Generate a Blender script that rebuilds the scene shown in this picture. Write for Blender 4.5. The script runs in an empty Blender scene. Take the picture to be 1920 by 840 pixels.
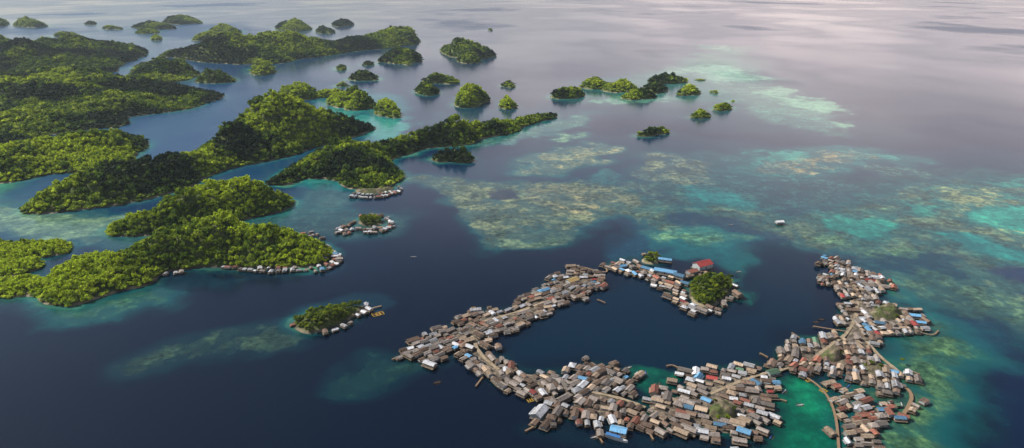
import bpy, math, random
import numpy as np
from mathutils import Vector
random.seed(7); rng=np.random.default_rng(11)
scene=bpy.context.scene
scene.view_settings.view_transform='Standard'; scene.view_settings.look='None'; scene.view_settings.exposure=0
COL=scene.collection
# ------------------------------------------------------------ survey -> ground metres
F=1251.0; H=200.0; HV=-45.0
PIT=math.atan((420-HV)/F)
def G(u,v,z=0.0):
    u=np.asarray(u,float); v=np.asarray(v,float)
    a=(u-960)/F; b=(420-v)/F
    dy=math.cos(PIT)+b*math.sin(PIT); dz=-math.sin(PIT)+b*math.cos(PIT)
    t=-(H-z)/dz
    return a*t, dy*t
def GP(pts,z=0.0):
    p=np.array(pts,float); x,y=G(p[:,0],p[:,1],z); return np.stack([x,y],1)
def chaikin(P,n=2,closed=True):
    for _ in range(n):
        if closed:
            Q=np.roll(P,-1,0); P=np.stack([P*.75+Q*.25,P*.25+Q*.75],1).reshape(-1,2)
        else:
            A=P[:-1];B=P[1:]; M=np.stack([A*.75+B*.25,A*.25+B*.75],1).reshape(-1,2)
            P=np.vstack([P[:1],M,P[-1:]])
    return P
def sdist(P,poly):
    """signed distance, positive inside"""
    x=P[:,0];y=P[:,1]; d2=np.full(len(P),1e18); ins=np.zeros(len(P),bool)
    n=len(poly)
    for i in range(n):
        ax,ay=poly[i]; bx,by=poly[(i+1)%n]
        ex,ey=bx-ax,by-ay; L=ex*ex+ey*ey+1e-9
        t=np.clip(((x-ax)*ex+(y-ay)*ey)/L,0,1)
        dx=x-ax-t*ex; dy=y-ay-t*ey
        d2=np.minimum(d2,dx*dx+dy*dy)
        c=((ay>y)!=(by>y))
        if ey!=0: ins^= c&(x<ex*(y-ay)/ey+ax)
    d=np.sqrt(d2); return np.where(ins,d,-d)
def ldist(P,line):
    x=P[:,0];y=P[:,1]; d2=np.full(len(P),1e18)
    for i in range(len(line)-1):
        ax,ay=line[i]; bx,by=line[i+1]; ex,ey=bx-ax,by-ay; L=ex*ex+ey*ey+1e-9
        t=np.clip(((x-ax)*ex+(y-ay)*ey)/L,0,1)
        d2=np.minimum(d2,(x-ax-t*ex)**2+(y-ay-t*ey)**2)
    return np.sqrt(d2)
def vn(x,y,s=0):
    xi=np.floor(x);yi=np.floor(y);fx=x-xi;fy=y-yi
    fx=fx*fx*(3-2*fx);fy=fy*fy*(3-2*fy)
    def h(a,b):
        q=np.sin(a*127.1+b*311.7+s*74.7)*43758.5453; return q-np.floor(q)
    return (h(xi,yi)*(1-fx)+h(xi+1,yi)*fx)*(1-fy)+(h(xi,yi+1)*(1-fx)+h(xi+1,yi+1)*fx)*fy
def fbm(x,y,sc,o=4,s=0):
    r=0;a=.5;t=0
    x=x/sc;y=y/sc
    for i in range(o):
        r=r+a*vn(x,y,s+i*3.1);t+=a;a*=.55;x=x*2.03+5.2;y=y*2.03+1.7
    return r/t
def ss(x,a=0.,b=1.):
    t=np.clip((x-a)/(b-a),0,1); return t*t*(3-2*t)
def lin(r,g,b):
    return tuple(((c/255)/12.92 if c/255<=.04045 else ((c/255+.055)/1.055)**2.4) for c in (r,g,b))
# ------------------------------------------------------------ object helpers
def tag(o,label=None,cat=None,kind=None,group=None):
    if label:o["label"]=label
    if cat:o["category"]=cat
    if kind:o["kind"]=kind
    if group:o["group"]=group
    return o
def add(name,me,mats=(),parent=None):
    o=bpy.data.objects.new(name,me); COL.objects.link(o)
    if me is not None:
        for m in mats: me.materials.append(m)
    if parent is not None: o.parent=parent
    return o
def npmesh(name,V,T,n=3,smooth=False):
    me=bpy.data.meshes.new(name); V=np.ascontiguousarray(V,np.float32);T=np.ascontiguousarray(T,np.int32)
    me.vertices.add(len(V)); me.vertices.foreach_set("co",V.ravel())
    me.loops.add(T.size); me.loops.foreach_set("vertex_index",T.ravel())
    me.polygons.add(len(T)); me.polygons.foreach_set("loop_start",np.arange(0,T.size,n,dtype=np.int32))
    me.polygons.foreach_set("use_smooth",np.full(len(T),smooth))
    me.update(calc_edges=True); return me
def setcol(me,C,name="tint"):
    a=me.attributes.new(name,'FLOAT_COLOR','POINT'); a.data.foreach_set("color",np.ascontiguousarray(C,np.float32).ravel())
# ------------------------------------------------------------ materials
def newmat(name):
    m=bpy.data.materials.new(name); m.use_nodes=True
    nt=m.node_tree; b=nt.nodes["Principled BSDF"]; return m,nt,b
def N(nt,t,**k):
    n=nt.nodes.new(t)
    for a,b in k.items(): setattr(n,a,b)
    return n
def noise(nt,vec,scale,detail=4,rough=.55):
    n=N(nt,'ShaderNodeTexNoise'); n.inputs['Scale'].default_value=scale; n.inputs['Detail'].default_value=detail; n.inputs['Roughness'].default_value=rough
    nt.links.new(vec,n.inputs['Vector']); return n.outputs['Fac']
def ramp(nt,fac,stops):
    r=N(nt,'ShaderNodeValToRGB'); e=r.color_ramp.elements
    while len(e)<len(stops): e.new(.5)
    for i,(p,c) in enumerate(stops):
        e[i].position=p; e[i].color=(c,c,c,1) if isinstance(c,(int,float)) else (*c,1)
    nt.links.new(fac,r.inputs['Fac']); return r.outputs['Color']
def mix(nt,f,a,b,mode='MIX'):
    m=N(nt,'ShaderNodeMix',data_type='RGBA',blend_type=mode)
    for s,v in ((m.inputs[0],f),(m.inputs[6],a),(m.inputs[7],b)):
        if hasattr(v,'is_linked'): nt.links.new(v,s)
        elif isinstance(v,(int,float)): s.default_value=v
        else: s.default_value=(*v,1)
    return m.outputs[2]
def math_(nt,op,a,b=0.):
    m=N(nt,'ShaderNodeMath',operation=op)
    for i,v in enumerate((a,b)):
        if hasattr(v,'is_linked'): nt.links.new(v,m.inputs[i])
        else: m.inputs[i].default_value=v
    return m.outputs[0]
def bump(nt,b,h,st,dist):
    n=N(nt,'ShaderNodeBump'); n.inputs['Strength'].default_value=st; n.inputs['Distance'].default_value=dist
    nt.links.new(h,n.inputs['Height']); nt.links.new(n.outputs['Normal'],b.inputs['Normal'])
def coord(nt,k='Object'):
    return N(nt,'ShaderNodeTexCoord').outputs[k]
# water
WATER,nt,b=newmat("sea_water")
co=coord(nt)
at=N(nt,'ShaderNodeAttribute',attribute_name="tint")
n1=noise(nt,co,.15,8,.78); n2=noise(nt,co,.035,5,.65)
m1=math_(nt,'ADD',math_(nt,'MULTIPLY',n1,.62),math_(nt,'MULTIPLY',n2,.38))
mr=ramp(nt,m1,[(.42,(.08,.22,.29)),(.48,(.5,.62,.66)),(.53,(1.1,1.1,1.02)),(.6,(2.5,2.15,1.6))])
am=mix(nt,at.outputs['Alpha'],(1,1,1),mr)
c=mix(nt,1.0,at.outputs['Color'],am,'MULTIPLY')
nt.links.new(c,b.inputs['Base Color'])
b.inputs['IOR'].default_value=1.33
mp=N(nt,'ShaderNodeMapping'); nt.links.new(co,mp.inputs['Vector']); mp.inputs['Scale'].default_value=(.0013,.0009,1); mp.inputs['Rotation'].default_value=(0,0,.35)
ns=noise(nt,mp.outputs[0],1.0,4,.5)
rr=ramp(nt,ns,[(.40,.09),(.5,.19),(.56,.16),(.64,.3)])
nt.links.new(rr,b.inputs['Roughness'])
w=noise(nt,co,.45,3,.6)
bump(nt,b,w,.25,.25)
# terrain
TERR,nt,b=newmat("island_ground")
co=coord(nt); sx=N(nt,'ShaderNodeSeparateXYZ'); nt.links.new(co,sx.inputs[0])
nz=noise(nt,co,.06,5); nf=noise(nt,co,.6,4)
low=mix(nt,ramp(nt,nz,[(.45,0.),(.6,1.)]),(.06,.055,.04),(.36,.3,.2))
hi=mix(nt,ramp(nt,nf,[(.4,0.),(.65,1.)]),(.05,.09,.015),(.16,.18,.05))
hz=ramp(nt,math_(nt,'MULTIPLY',math_(nt,'ADD',sx.outputs[2],math_(nt,'MULTIPLY',nf,.8)),.25),[(.22,0.),(.4,1.)])
nt.links.new(mix(nt,hz,low,hi),b.inputs['Base Color']); b.inputs['Roughness'].default_value=.95
bump(nt,b,nf,.6,.8)
ROCK,nt,b=newmat("rock")
co=coord(nt); nf=noise(nt,co,.3,8,.7); ng=noise(nt,co,.16,5)
c1=ramp(nt,nf,[(.3,(.05,.04,.025)),(.5,(.17,.14,.085)),(.7,(.36,.3,.21))])
c2=ramp(nt,nf,[(.35,(.04,.055,.015)),(.65,(.13,.16,.045))])
nt.links.new(mix(nt,ramp(nt,ng,[(.42,0.),(.54,.95)]),c1,c2),b.inputs['Base Color']); b.inputs['Roughness'].default_value=.95
bump(nt,b,nf,1.,1.5)
DIRT,nt,b=newmat("village_ground")
co=coord(nt); nf=noise(nt,co,.4,6,.7)
nt.links.new(ramp(nt,nf,[(.35,(.04,.034,.028)),(.5,(.13,.105,.08)),(.68,(.36,.29,.2))]),b.inputs['Base Color']); b.inputs['Roughness'].default_value=.95
PATH,nt,b=newmat("packed_sand")
co=coord(nt); nf=noise(nt,co,.5,5,.7)
nt.links.new(ramp(nt,nf,[(.35,(.22,.17,.11)),(.65,(.44,.35,.24))]),b.inputs['Base Color']); b.inputs['Roughness'].default_value=.95
def translucent(nt,b,colsock,f=.35):
    out=[n for n in nt.nodes if n.type=='OUTPUT_MATERIAL'][0]
    t=N(nt,'ShaderNodeBsdfTranslucent'); nt.links.new(colsock,t.inputs['Color'])
    m=N(nt,'ShaderNodeMixShader'); m.inputs[0].default_value=f
    nt.links.new(b.outputs[0],m.inputs[1]); nt.links.new(t.outputs[0],m.inputs[2]); nt.links.new(m.outputs[0],out.inputs['Surface'])
# foliage
LEAF,nt,b=newmat("foliage")
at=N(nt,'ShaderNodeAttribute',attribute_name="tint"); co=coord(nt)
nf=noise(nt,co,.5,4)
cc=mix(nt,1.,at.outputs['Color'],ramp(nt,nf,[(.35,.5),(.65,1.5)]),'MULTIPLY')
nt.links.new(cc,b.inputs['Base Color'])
b.inputs['Roughness'].default_value=.75; b.inputs['Specular IOR Level'].default_value=.15; translucent(nt,b,cc)
LEAF2,nt,b=newmat("tree_leaves")
oi=N(nt,'ShaderNodeObjectInfo'); co=coord(nt); nf=noise(nt,co,.9,3)
base=ramp(nt,oi.outputs['Random'],[(0.,(.05,.09,.015)),(.5,(.14,.2,.018)),(1.,(.28,.35,.025))])
cc=mix(nt,1.,base,ramp(nt,nf,[(.3,.5),(.7,1.4)]),'MULTIPLY'); nt.links.new(cc,b.inputs['Base Color'])
b.inputs['Roughness'].default_value=.75; b.inputs['Specular IOR Level'].default_value=.15; translucent(nt,b,cc)
BARK,nt,b=newmat("bark"); co=coord(nt)
nt.links.new(ramp(nt,noise(nt,co,2.,4),[(.3,(.06,.045,.03)),(.7,(.16,.12,.09))]),b.inputs['Base Color'])
WOOD,nt,b=newmat("weathered_wood"); co=coord(nt)
nt.links.new(ramp(nt,noise(nt,co,.8,6,.7),[(.3,(.06,.045,.035)),(.7,(.24,.185,.13))]),b.inputs['Base Color']); b.inputs['Roughness'].default_value=.9
def variation(nt,lo,hi):
    oi=N(nt,'ShaderNodeObjectInfo'); ge=N(nt,'ShaderNodeNewGeometry')
    f=math_(nt,'FRACT',math_(nt,'ADD',oi.outputs['Random'],ge.outputs['Random Per Island']))
    return ramp(nt,f,[(0.,lo),(1.,hi)]),f
def wallmat(name,ca,cb):
    m,nt,b=newmat(name); co=coord(nt)
    c=ramp(nt,noise(nt,co,.9,5,.7),[(.3,ca),(.7,cb)])
    v,_=variation(nt,.6,1.25)
    nt.links.new(mix(nt,1.,c,v,'MULTIPLY'),b.inputs['Base Color']); b.inputs['Roughness'].default_value=.9; return m
WALLS=[wallmat("plank_wall",(.1,.07,.045),(.26,.19,.12)),wallmat("plank_wall_pale",(.22,.19,.15),(.38,.33,.26)),wallmat("painted_wall",(.3,.36,.4),(.5,.52,.5))]
OPEN,nt,b=newmat("dark_opening"); b.inputs['Base Color'].default_value=(.012,.01,.01,1)
def roofmat(name,ca,cb,rust=.4,rough=.7):
    m,nt,b=newmat(name); co=coord(nt)
    v,f=variation(nt,.45,1.5)
    ad=N(nt,'ShaderNodeVectorMath',operation='ADD'); nt.links.new(co,ad.inputs[0])
    cm=N(nt,'ShaderNodeCombineXYZ'); nt.links.new(math_(nt,'MULTIPLY',f,90.),cm.inputs[0]); nt.links.new(cm.outputs[0],ad.inputs[1])
    vec=ad.outputs[0]
    mp=N(nt,'ShaderNodeMapping'); mp.inputs['Scale'].default_value=(1.8,.35,.35); nt.links.new(vec,mp.inputs['Vector'])
    st=noise(nt,mp.outputs[0],1.,4,.7)
    c=ramp(nt,st,[(.35,ca),(.6,cb)])
    pt=noise(nt,vec,.5,5,.65)
    c=mix(nt,ramp(nt,pt,[(.5,0.),(.62,rust)]),c,(.13,.065,.04))
    nt.links.new(mix(nt,1.,c,v,'MULTIPLY'),b.inputs['Base Color']); b.inputs['Roughness'].default_value=rough
    wv=N(nt,'ShaderNodeTexWave',wave_type='BANDS',bands_direction='X'); wv.inputs['Scale'].default_value=1.6; nt.links.new(co,wv.inputs['Vector'])
    bump(nt,b,wv.outputs['Fac'],.5,.08)
    return m
ROOFS={
 'brown':roofmat("brown_thatch_roof",(.1,.068,.052),(.24,.165,.12),.3,.95),
 'greybrown':roofmat("grey_thatch_roof",(.16,.135,.12),(.36,.31,.275),.25,.95),
 'tan':roofmat("tan_thatch_roof",(.27,.19,.13),(.52,.4,.29),.2,.95),
 'grey':roofmat("zinc_roof",(.28,.29,.31),(.58,.6,.64),.45,.5),
 'rust':roofmat("rusted_roof",(.2,.07,.045),(.38,.14,.09),.3),
 'red':roofmat("red_roof",(.28,.03,.03),(.42,.06,.05),.1),
 'blue':roofmat("blue_roof",(.08,.24,.42),(.16,.4,.64),.2),
 'white':roofmat("white_roof",(.48,.48,.48),(.66,.67,.7),.15),
 'green':roofmat("green_roof",(.07,.17,.1),(.13,.28,.17),.3),
 'yellow':roofmat("ochre_roof",(.25,.17,.06),(.38,.27,.1),.3)}
def flat(name,c,r=.6):
    m,nt,b=newmat(name); co=coord(nt)
    nt.links.new(ramp(nt,noise(nt,co,1.5,4),[(.3,tuple(x*.75 for x in c)),(.7,c)]),b.inputs['Base Color']); b.inputs['Roughness'].default_value=r; return m
YEL=flat("yellow_paint",(.6,.36,.05)); WHT=flat("white_paint",(.75,.76,.76)); BLU=flat("blue_paint",(.05,.2,.5)); HULLW=flat("hull_wood",(.2,.13,.08)); PLANK=flat("brown_planks",(.3,.2,.12),.9)
# ------------------------------------------------------------ islands
ISL=[]
def island(pts,peaks=(),b=.5,th=8.,dome=4.,sp=None,kind='forest',label="forested green island with a rocky shoreline",mat=None,wob=1.0):  # b: canopy brightness, lowered on far ridges to paint in cloud shade
    P=chaikin(GP(pts),2); c=P.mean(0); d=np.hypot(*c)
    R=[];n=len(P)
    for i in range(n):
        a,b2=P[i],P[(i+1)%n]; k=max(1,int(np.hypot(*(b2-a))/max(d*.008,3)))
        for j in range(k): R.append(a+(b2-a)*j/k)
    P=np.array(R)
    amp=d*.0105*wob
    P=P+np.stack([fbm(P[:,0],P[:,1],amp*3.,4,1)-.5,fbm(P[:,0],P[:,1],amp*3.,4,9)-.5],1)*2*amp
    pk=[]
    for (u,v,h,r) in peaks:
        x,y=G(u,v); pk.append((float(x),float(y),h,r))
    I=dict(P=P,pk=pk,b=b,th=th,dome=dome,sp=sp,kind=kind,label=label,mat=mat or TERR,d=d,c=c); ISL.append(I); return I
def islet(x0,x1,vt,vb,b=.5,**k):
    hgt=vb-vt; dd=.26*hgt; vc=vb-dd; Ht=(vc-vt)*200/(vc+45)
    th=min(max(Ht*.5,3.),7.); pk=max(0.,Ht-th*.95)
    cu=(x0+x1)/2; hu=(x1-x0)/2; n=18
    a=np.linspace(0,2*math.pi,n+1)[:-1]
    ph=rng.uniform(0,6.28,3)
    rr=1+.13*np.sin(2*a+ph[0])+.1*np.sin(3*a+ph[1])+.07*np.sin(5*a+ph[2])-.08
    sk=rng.uniform(-.25,.25)
    pts=[(cu+hu*(math.cos(t)*q),vc+dd*(math.sin(t)*q+sk*math.cos(t))) for t,q in zip(a,rr)]
    I=island(pts,(),b,th,pk*.75,wob=.6,**k)
    xx,yy=G(cu+hu*rng.uniform(-.4,.4),vc); I['pk']=[(float(xx),float(yy),pk*.5,max(4.,hu*I['d']/F*.35))]
    return I
# near group
island([(85,567),(140,577),(200,555),(285,535),(305,510),(410,500),(480,505),(590,502),(628,487),(622,468),(570,453),(480,446),(400,448),(320,458),(270,476),(230,492),(190,482),(150,488),(95,520),(70,545)],
  [(385,476,9,22),(460,472,8,22),(325,482,7,18),(520,478,4,16),(150,530,4,16),(425,458,6,16),(240,515,4,14),(560,475,3,12)],b=1.05,th=6.5,dome=3,label="bright green wooded island ringed by stilt houses")
island([(-60,462),(30,458),(110,456),(136,466),(130,476),(80,480),(60,492),(0,492),(-60,495)],b=1.,th=5,dome=1.2,label="low mangrove islet in shallow water")
island([(-60,500),(20,490),(80,486),(90,497),(60,512),(0,522),(-60,522)],b=.95,th=4.5,dome=1,label="low mangrove islet in shallow water")
island([(-60,534),(20,524),(90,520),(112,538),(100,556),(40,552),(0,560),(-60,562)],b=1.,th=4.5,dome=1,label="low mangrove islet in shallow water")
island([(185,442),(240,443),(310,440),(360,432),(440,418),(505,403),(545,390),(556,377),(500,372),(400,378),(330,392),(280,412),(220,422)],
  [(480,385,8,24),(400,394,8,26),(300,424,5,18),(350,408,6,20),(430,404,6,20)],b=1.05,th=6.5,dome=3,label="bright green wooded island with a narrow sandy shore")
island([(25,402),(100,400),(200,390),(350,360),(370,337),(420,320),(500,302),(560,290),(590,277),(640,264),(705,246),(695,238),(620,240),(560,238),(470,256),(400,284),(300,324),(220,343),(150,350),(70,376)],
  [(505,262,30,38),(440,286,16,32),(600,254,13,36),(320,338,11,26),(170,364,10,30),(90,386,6,22),(660,246,8,26),(380,318,9,22),(555,262,14,24),(235,362,7,20),(410,300,9,20)],b=.5,th=7,dome=3.5,label="long forested ridge island with steep wooded slopes")
island([(490,347),(545,352),(560,336),(630,333),(640,354),(690,357),(735,350),(757,329),(728,306),(760,290),(800,277),(880,273),(895,260),(960,252),(985,235),(1045,221),(1040,214),(960,229),(900,244),(800,260),(700,283),(600,296),(520,330)],
  [(845,260,23,32),(700,290,9,36),(600,312,9,28),(690,333,6,20),(930,243,6,24),(770,275,8,20),(640,300,7,20)],b=.42,th=7,dome=3,label="winding forested island with a dark wooded shore")
island([(-150,352),(0,347),(60,334),(120,324),(200,328),(280,308),(240,300),(285,272),(280,258),(200,262),(100,268),(0,290),(-150,305)],
  [(80,306,12,36),(220,280,10,30),(0,320,8,26),(150,296,8,24)],b=.75,th=7,dome=3,label="wooded headland with sunlit bright green trees")
island([(-220,290),(0,277),(70,265),(110,248),(235,238),(228,222),(330,210),(432,182),(400,174),(340,171),(300,160),(200,148),(0,142),(-220,142)],
  [(100,195,22,70),(250,180,18,50),(40,238,14,45),(350,186,7,40),(180,214,10,35),(0,182,20,80),(150,168,18,60),(300,190,10,30),(220,205,9,28)],b=.27,th=7,dome=4,label="large hilly landmass, its forest tinted dark as cloud shade")
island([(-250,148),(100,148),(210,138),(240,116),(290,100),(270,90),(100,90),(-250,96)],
  [(80,112,28,100),(210,102,20,65),(-60,115,28,120),(140,125,18,70),(20,125,18,60)],b=.1,th=7,dome=4,label="forested ridge beyond the lagoon, canopy tinted dark as cloud shade")
island([(235,165),(365,149),(378,133),(300,118),(250,125)],[(310,138,18,45),(270,150,12,36),(345,140,9,30)],b=.6,th=7,dome=4,label="hilly wooded island with sunlit crest")
island([(365,158),(445,156),(440,146),(370,146)],[(400,151,11,30)],b=.8,th=7,dome=3,label="small steep wooded island")
island([(290,106),(340,110),(400,120),(470,122),(540,120),(560,110),(610,107),(650,99),(700,94),(793,82),(785,72),(680,81),(600,88),(540,90),(430,95),(350,96)],
  [(748,79,38,70),(675,88,18,60),(505,104,32,70),(420,109,26,60),(365,104,15,50),(590,97,20,60),(460,108,14,40),(550,100,14,40)],b=.3,th=7,dome=4,label="chain of steep forested hills along the water")
for (x0,x1,vt,vb,bb) in [(-10,18,35,50,.2),(20,85,35,52,.25),(60,84,40,50,.3),(160,185,40,47,.3),(240,335,42,56,.3),(300,385,30,46,.3),(250,300,52,64,.4),(395,455,47,64,.35),(515,583,38,60,.3),(615,665,37,50,.1),(365,430,60,78,.4),(485,530,60,80,.4),(280,306,65,76,.5),(190,230,48,56,.3),
  (462,522,112,142,.55),(627,652,120,133,.45),(655,710,132,153,.55),(680,703,113,124,.45),(628,655,154,163,.7),(706,802,92,120,.3),(755,770,115,123,.4),(822,928,78,112,.08),(856,900,98,121,.08),
  (778,822,155,180,.75),(790,860,138,158,.6),(843,923,160,202,.72),(932,972,183,206,.75),(940,973,152,165,.3),(612,708,171,208,.85),(695,760,188,220,.85),(520,600,157,190,.45),(580,655,168,184,.6),(812,892,277,307,.3),
  (1190,1258,238,256,.2),(1293,1337,205,223,.2),(1335,1375,193,209,.35),(1033,1095,163,187,.5),(1080,1150,146,168,.45),(1125,1200,152,174,.5),(1190,1262,156,176,.5),(1165,1230,168,188,.45),(1202,1292,140,158,.4),(1268,1317,160,180,.45),(1303,1325,147,152,.5),(1333,1350,168,176,.5),(1370,1377,186,191,.4),(917,924,52,58,.3),(590,625,50,64,.3),(440,470,66,76,.4),(100,150,60,70,.25)]:
    islet(x0,x1,vt,vb,bb,label="small round forested islet in calm water")
# village islets with individually visible trees
TI=[]
TI.append(island([(1290,550),(1300,570),(1330,580),(1355,566),(1378,542),(1374,524),(1330,518),(1295,530)],[(1335,545,3,12)],kind='trees',dome=2,th=5,label="small wooded islet beside the stilt village",wob=.4))
TI.append(island([(1198,493),(1235,497),(1242,482),(1215,478)],kind='trees',dome=1.5,th=4,label="tiny wooded islet between stilt houses",wob=.3))
TI.append(island([(546,612),(565,627),(600,624),(640,608),(688,578),(672,571),(600,586),(552,600)],[(610,602,2.5,10)],kind='trees',dome=2,th=5,label="small wooded islet with sandy rim and a pier",wob=.4))
TI.append(island([(668,420),(700,428),(722,418),(708,408),(675,410)],kind='trees',dome=1.5,th=4,label="tiny wooded islet ringed by houses",wob=.3))
# rocky, scrubby mounds in village
for pts,pk,dm in [([(1320,790),(1360,800),(1385,785),(1380,760),(1350,752),(1325,765)],[(1350,775,3,7)],2.5),
   ([(1530,672),(1560,685),(1588,678),(1580,660),(1545,655)],[(1560,670,2,6)],2.),
   ([(1615,598),(1660,608),(1700,600),(1690,578),(1640,572)],[(1660,590,3,9)],2.),
   ([(1605,695),(1650,705),(1672,692),(1640,682)],[],2.),
   ([(664,362),(700,364),(742,356),(740,350),(700,354),(668,355)],[],2.)]:
    island(pts,pk,kind='rock',dome=dm,mat=ROCK,label="scrubby green-brown mound among the stilt houses",wob=.4)
def height(I,P):
    sd=sdist(P,I['P'])
    if 'sm' not in I: I['sm']=max(sd.max(),1.)
    q=np.clip(sd/I['sm'],0,1)
    h=I['dome']*(1-(1-q)**2.2)
    e=ss(sd,0,min(I['sm']*.7,30))
    for (x,y,a,r) in I['pk']:
        h=h+a*np.exp(-((P[:,0]-x)**2+(P[:,1]-y)**2)/(2*r*r))*e
    nz=fbm(P[:,0],P[:,1],np.clip(I['sm']*.4,6,60),4,3)
    h=h*(.4+1.2*nz)+.25*ss(sd,0,2)
    if I['kind']=='rock': h=h+e*(fbm(P[:,0],P[:,1],5,4,5)-.4)*3
    return np.where(sd>0,h,np.maximum(sd*.25,-3)),sd
def ico(sub):
    import bmesh
    bm=bmesh.new(); bmesh.ops.create_icosphere(bm,subdivisions=sub,radius=1)
    V=np.array([v.co[:] for v in bm.verts]);T=np.array([[v.index for v in f.verts] for f in bm.faces]); bm.free(); return V,T
def crown(sub,leaves,ls,seed,flatz=.75):
    r=np.random.default_rng(seed); V,T=ico(sub)
    V=V*(1+r.uniform(-.28,.12,(len(V),1)))*.82; V[:,2]=np.where(V[:,2]<0,V[:,2]*.8,V[:,2])*flatz
    C=np.full(len(V),.7)
    d=r.normal(size=(leaves,3)); d/=np.linalg.norm(d,axis=1)[:,None]; d[:,2]=np.abs(d[:,2])*1.0-.25
    lump=1+.22*np.sin(d[:,0]*5+seed)*np.cos(d[:,1]*4+seed*2)
    ctr=d*(r.uniform(.75,1.12,(leaves,1)))*lump[:,None]; ctr[:,2]*=flatz
    nrm=d+r.normal(size=(leaves,3))*.5; nrm[:,2]+=.3; nrm/=np.linalg.norm(nrm,axis=1)[:,None]
    t=np.cross(nrm,r.normal(size=(leaves,3))); t/=np.linalg.norm(t,axis=1)[:,None]; bt=np.cross(nrm,t)
    s=ls*r.uniform(.55,1.3,(leaves,1))
    L=np.stack([ctr+t*s,ctr-t*s*.5+bt*s*.86,ctr-t*s*.5-bt*s*.86],1).reshape(-1,3)
    LT=np.arange(leaves*3).reshape(-1,3)+len(V)
    return np.vstack([V,L]),np.vstack([T,LT]),np.concatenate([C,np.repeat(r.uniform(.7,1.45,leaves),3)])
TPL={0:[crown(1,60,.36,s) for s in range(4)],1:[crown(1,36,.42,s+9) for s in range(3)],2:[crown(1,14,.5,s+19) for s in range(3)]}
def forest(I):
    P=I['P']; lod=0 if I['d']<680 else (1 if I['d']<1250 else 2)
    sp=I['sp'] or {0:2.5,1:3.8,2:5.4}[lod]
    if I['th']<4: sp*=.85
    lo=P.min(0)-2;hi=P.max(0)+2
    gx,gy=np.meshgrid(np.arange(lo[0],hi[0],sp),np.arange(lo[1],hi[1],sp))
    Q=np.stack([gx.ravel(),gy.ravel()],1); Q+=rng.uniform(-.55,.55,Q.shape)*sp
    h,sd=height(I,Q); k=(sd>sp*.22)&(rng.random(len(Q))<.94)
    Q=Q[k];h=h[k];sd=sd[k]; n=len(Q)
    if n==0:return
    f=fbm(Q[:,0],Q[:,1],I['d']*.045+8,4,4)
    cl=ss(f,.36,.64)  # patches of mixed vegetation, also standing in as painted cloud shade
    hm_=max(h.max(),1.); up=np.clip(h/hm_,0,1)  # relative height: paints sunlit crests and shaded flanks into the tint
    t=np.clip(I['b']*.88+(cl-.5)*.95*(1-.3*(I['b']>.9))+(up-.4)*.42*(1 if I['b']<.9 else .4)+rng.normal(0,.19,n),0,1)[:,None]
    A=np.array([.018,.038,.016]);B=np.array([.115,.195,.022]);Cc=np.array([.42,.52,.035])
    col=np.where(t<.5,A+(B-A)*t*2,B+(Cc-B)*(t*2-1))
    R=sp*.72*rng.uniform(.65,1.3,n); big=rng.random(n)<.06; R=np.where(big,R*1.5,R)
    thh=I['th']*rng.uniform(.6,1.25,n)*np.where(big,1.3,1)
    thh*=.45+.55*ss(sd,0,sp*3)
    Vs=[];Ts=[];Cs=[];off=0
    tid=rng.integers(0,len(TPL[lod]),n)
    for j,(TV,TT,TC) in enumerate(TPL[lod]):
        s=np.where(tid==j)[0]; m=len(s)
        if m==0: continue
        a=rng.uniform(0,6.28,m); ca=np.cos(a)[:,None];sa=np.sin(a)[:,None]
        X=TV[None,:,0]*R[s][:,None];Y=TV[None,:,1]*R[s][:,None]
        hz=np.minimum(thh[s]*.62,R[s]*1.35); zc=h[s]+thh[s]-hz*.75; Z=TV[None,:,2]*hz[:,None]+zc[:,None]
        x=X*ca-Y*sa+Q[s,0][:,None]; y=X*sa+Y*ca+Q[s,1][:,None]
        Vs.append(np.stack([x,y,Z],2).reshape(-1,3))
        Ts.append((TT[None]+(np.arange(m)*len(TV))[:,None,None]).reshape(-1,3)+off); off+=m*len(TV)
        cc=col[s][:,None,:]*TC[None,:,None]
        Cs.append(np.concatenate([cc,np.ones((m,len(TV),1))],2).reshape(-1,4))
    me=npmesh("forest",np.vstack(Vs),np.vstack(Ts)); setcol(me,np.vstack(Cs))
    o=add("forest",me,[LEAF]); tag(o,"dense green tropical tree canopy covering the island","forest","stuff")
def terrain(I):
    P=I['P']; lo=P.min(0)-6;hi=P.max(0)+6; st=max((hi-lo).max()/110,.6)
    xs=np.arange(lo[0],hi[0]+st,st);ys=np.arange(lo[1],hi[1]+st,st)
    gx,gy=np.meshgrid(xs,ys); Q=np.stack([gx.ravel(),gy.ravel()],1)
    h,sd=height(I,Q); nx=len(xs);ny=len(ys)
    i=np.arange(nx*ny).reshape(ny,nx)
    T=np.stack([i[:-1,:-1],i[:-1,1:],i[1:,1:],i[1:,:-1]],2).reshape(-1,4)
    T=T[(sd[T]>-st*2.5).any(1)]
    u,inv=np.unique(T,return_inverse=True)
    me=npmesh("island",np.stack([Q[u,0],Q[u,1],h[u]],1),inv.reshape(-1,4),4,True)
    o=add("rocky_hill" if I['kind']=='rock' else "island",me,[I['mat']]); tag(o,I['label'],"island","structure")
for I in ISL:
    terrain(I)
    if I['kind']=='forest': forest(I)
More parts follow.
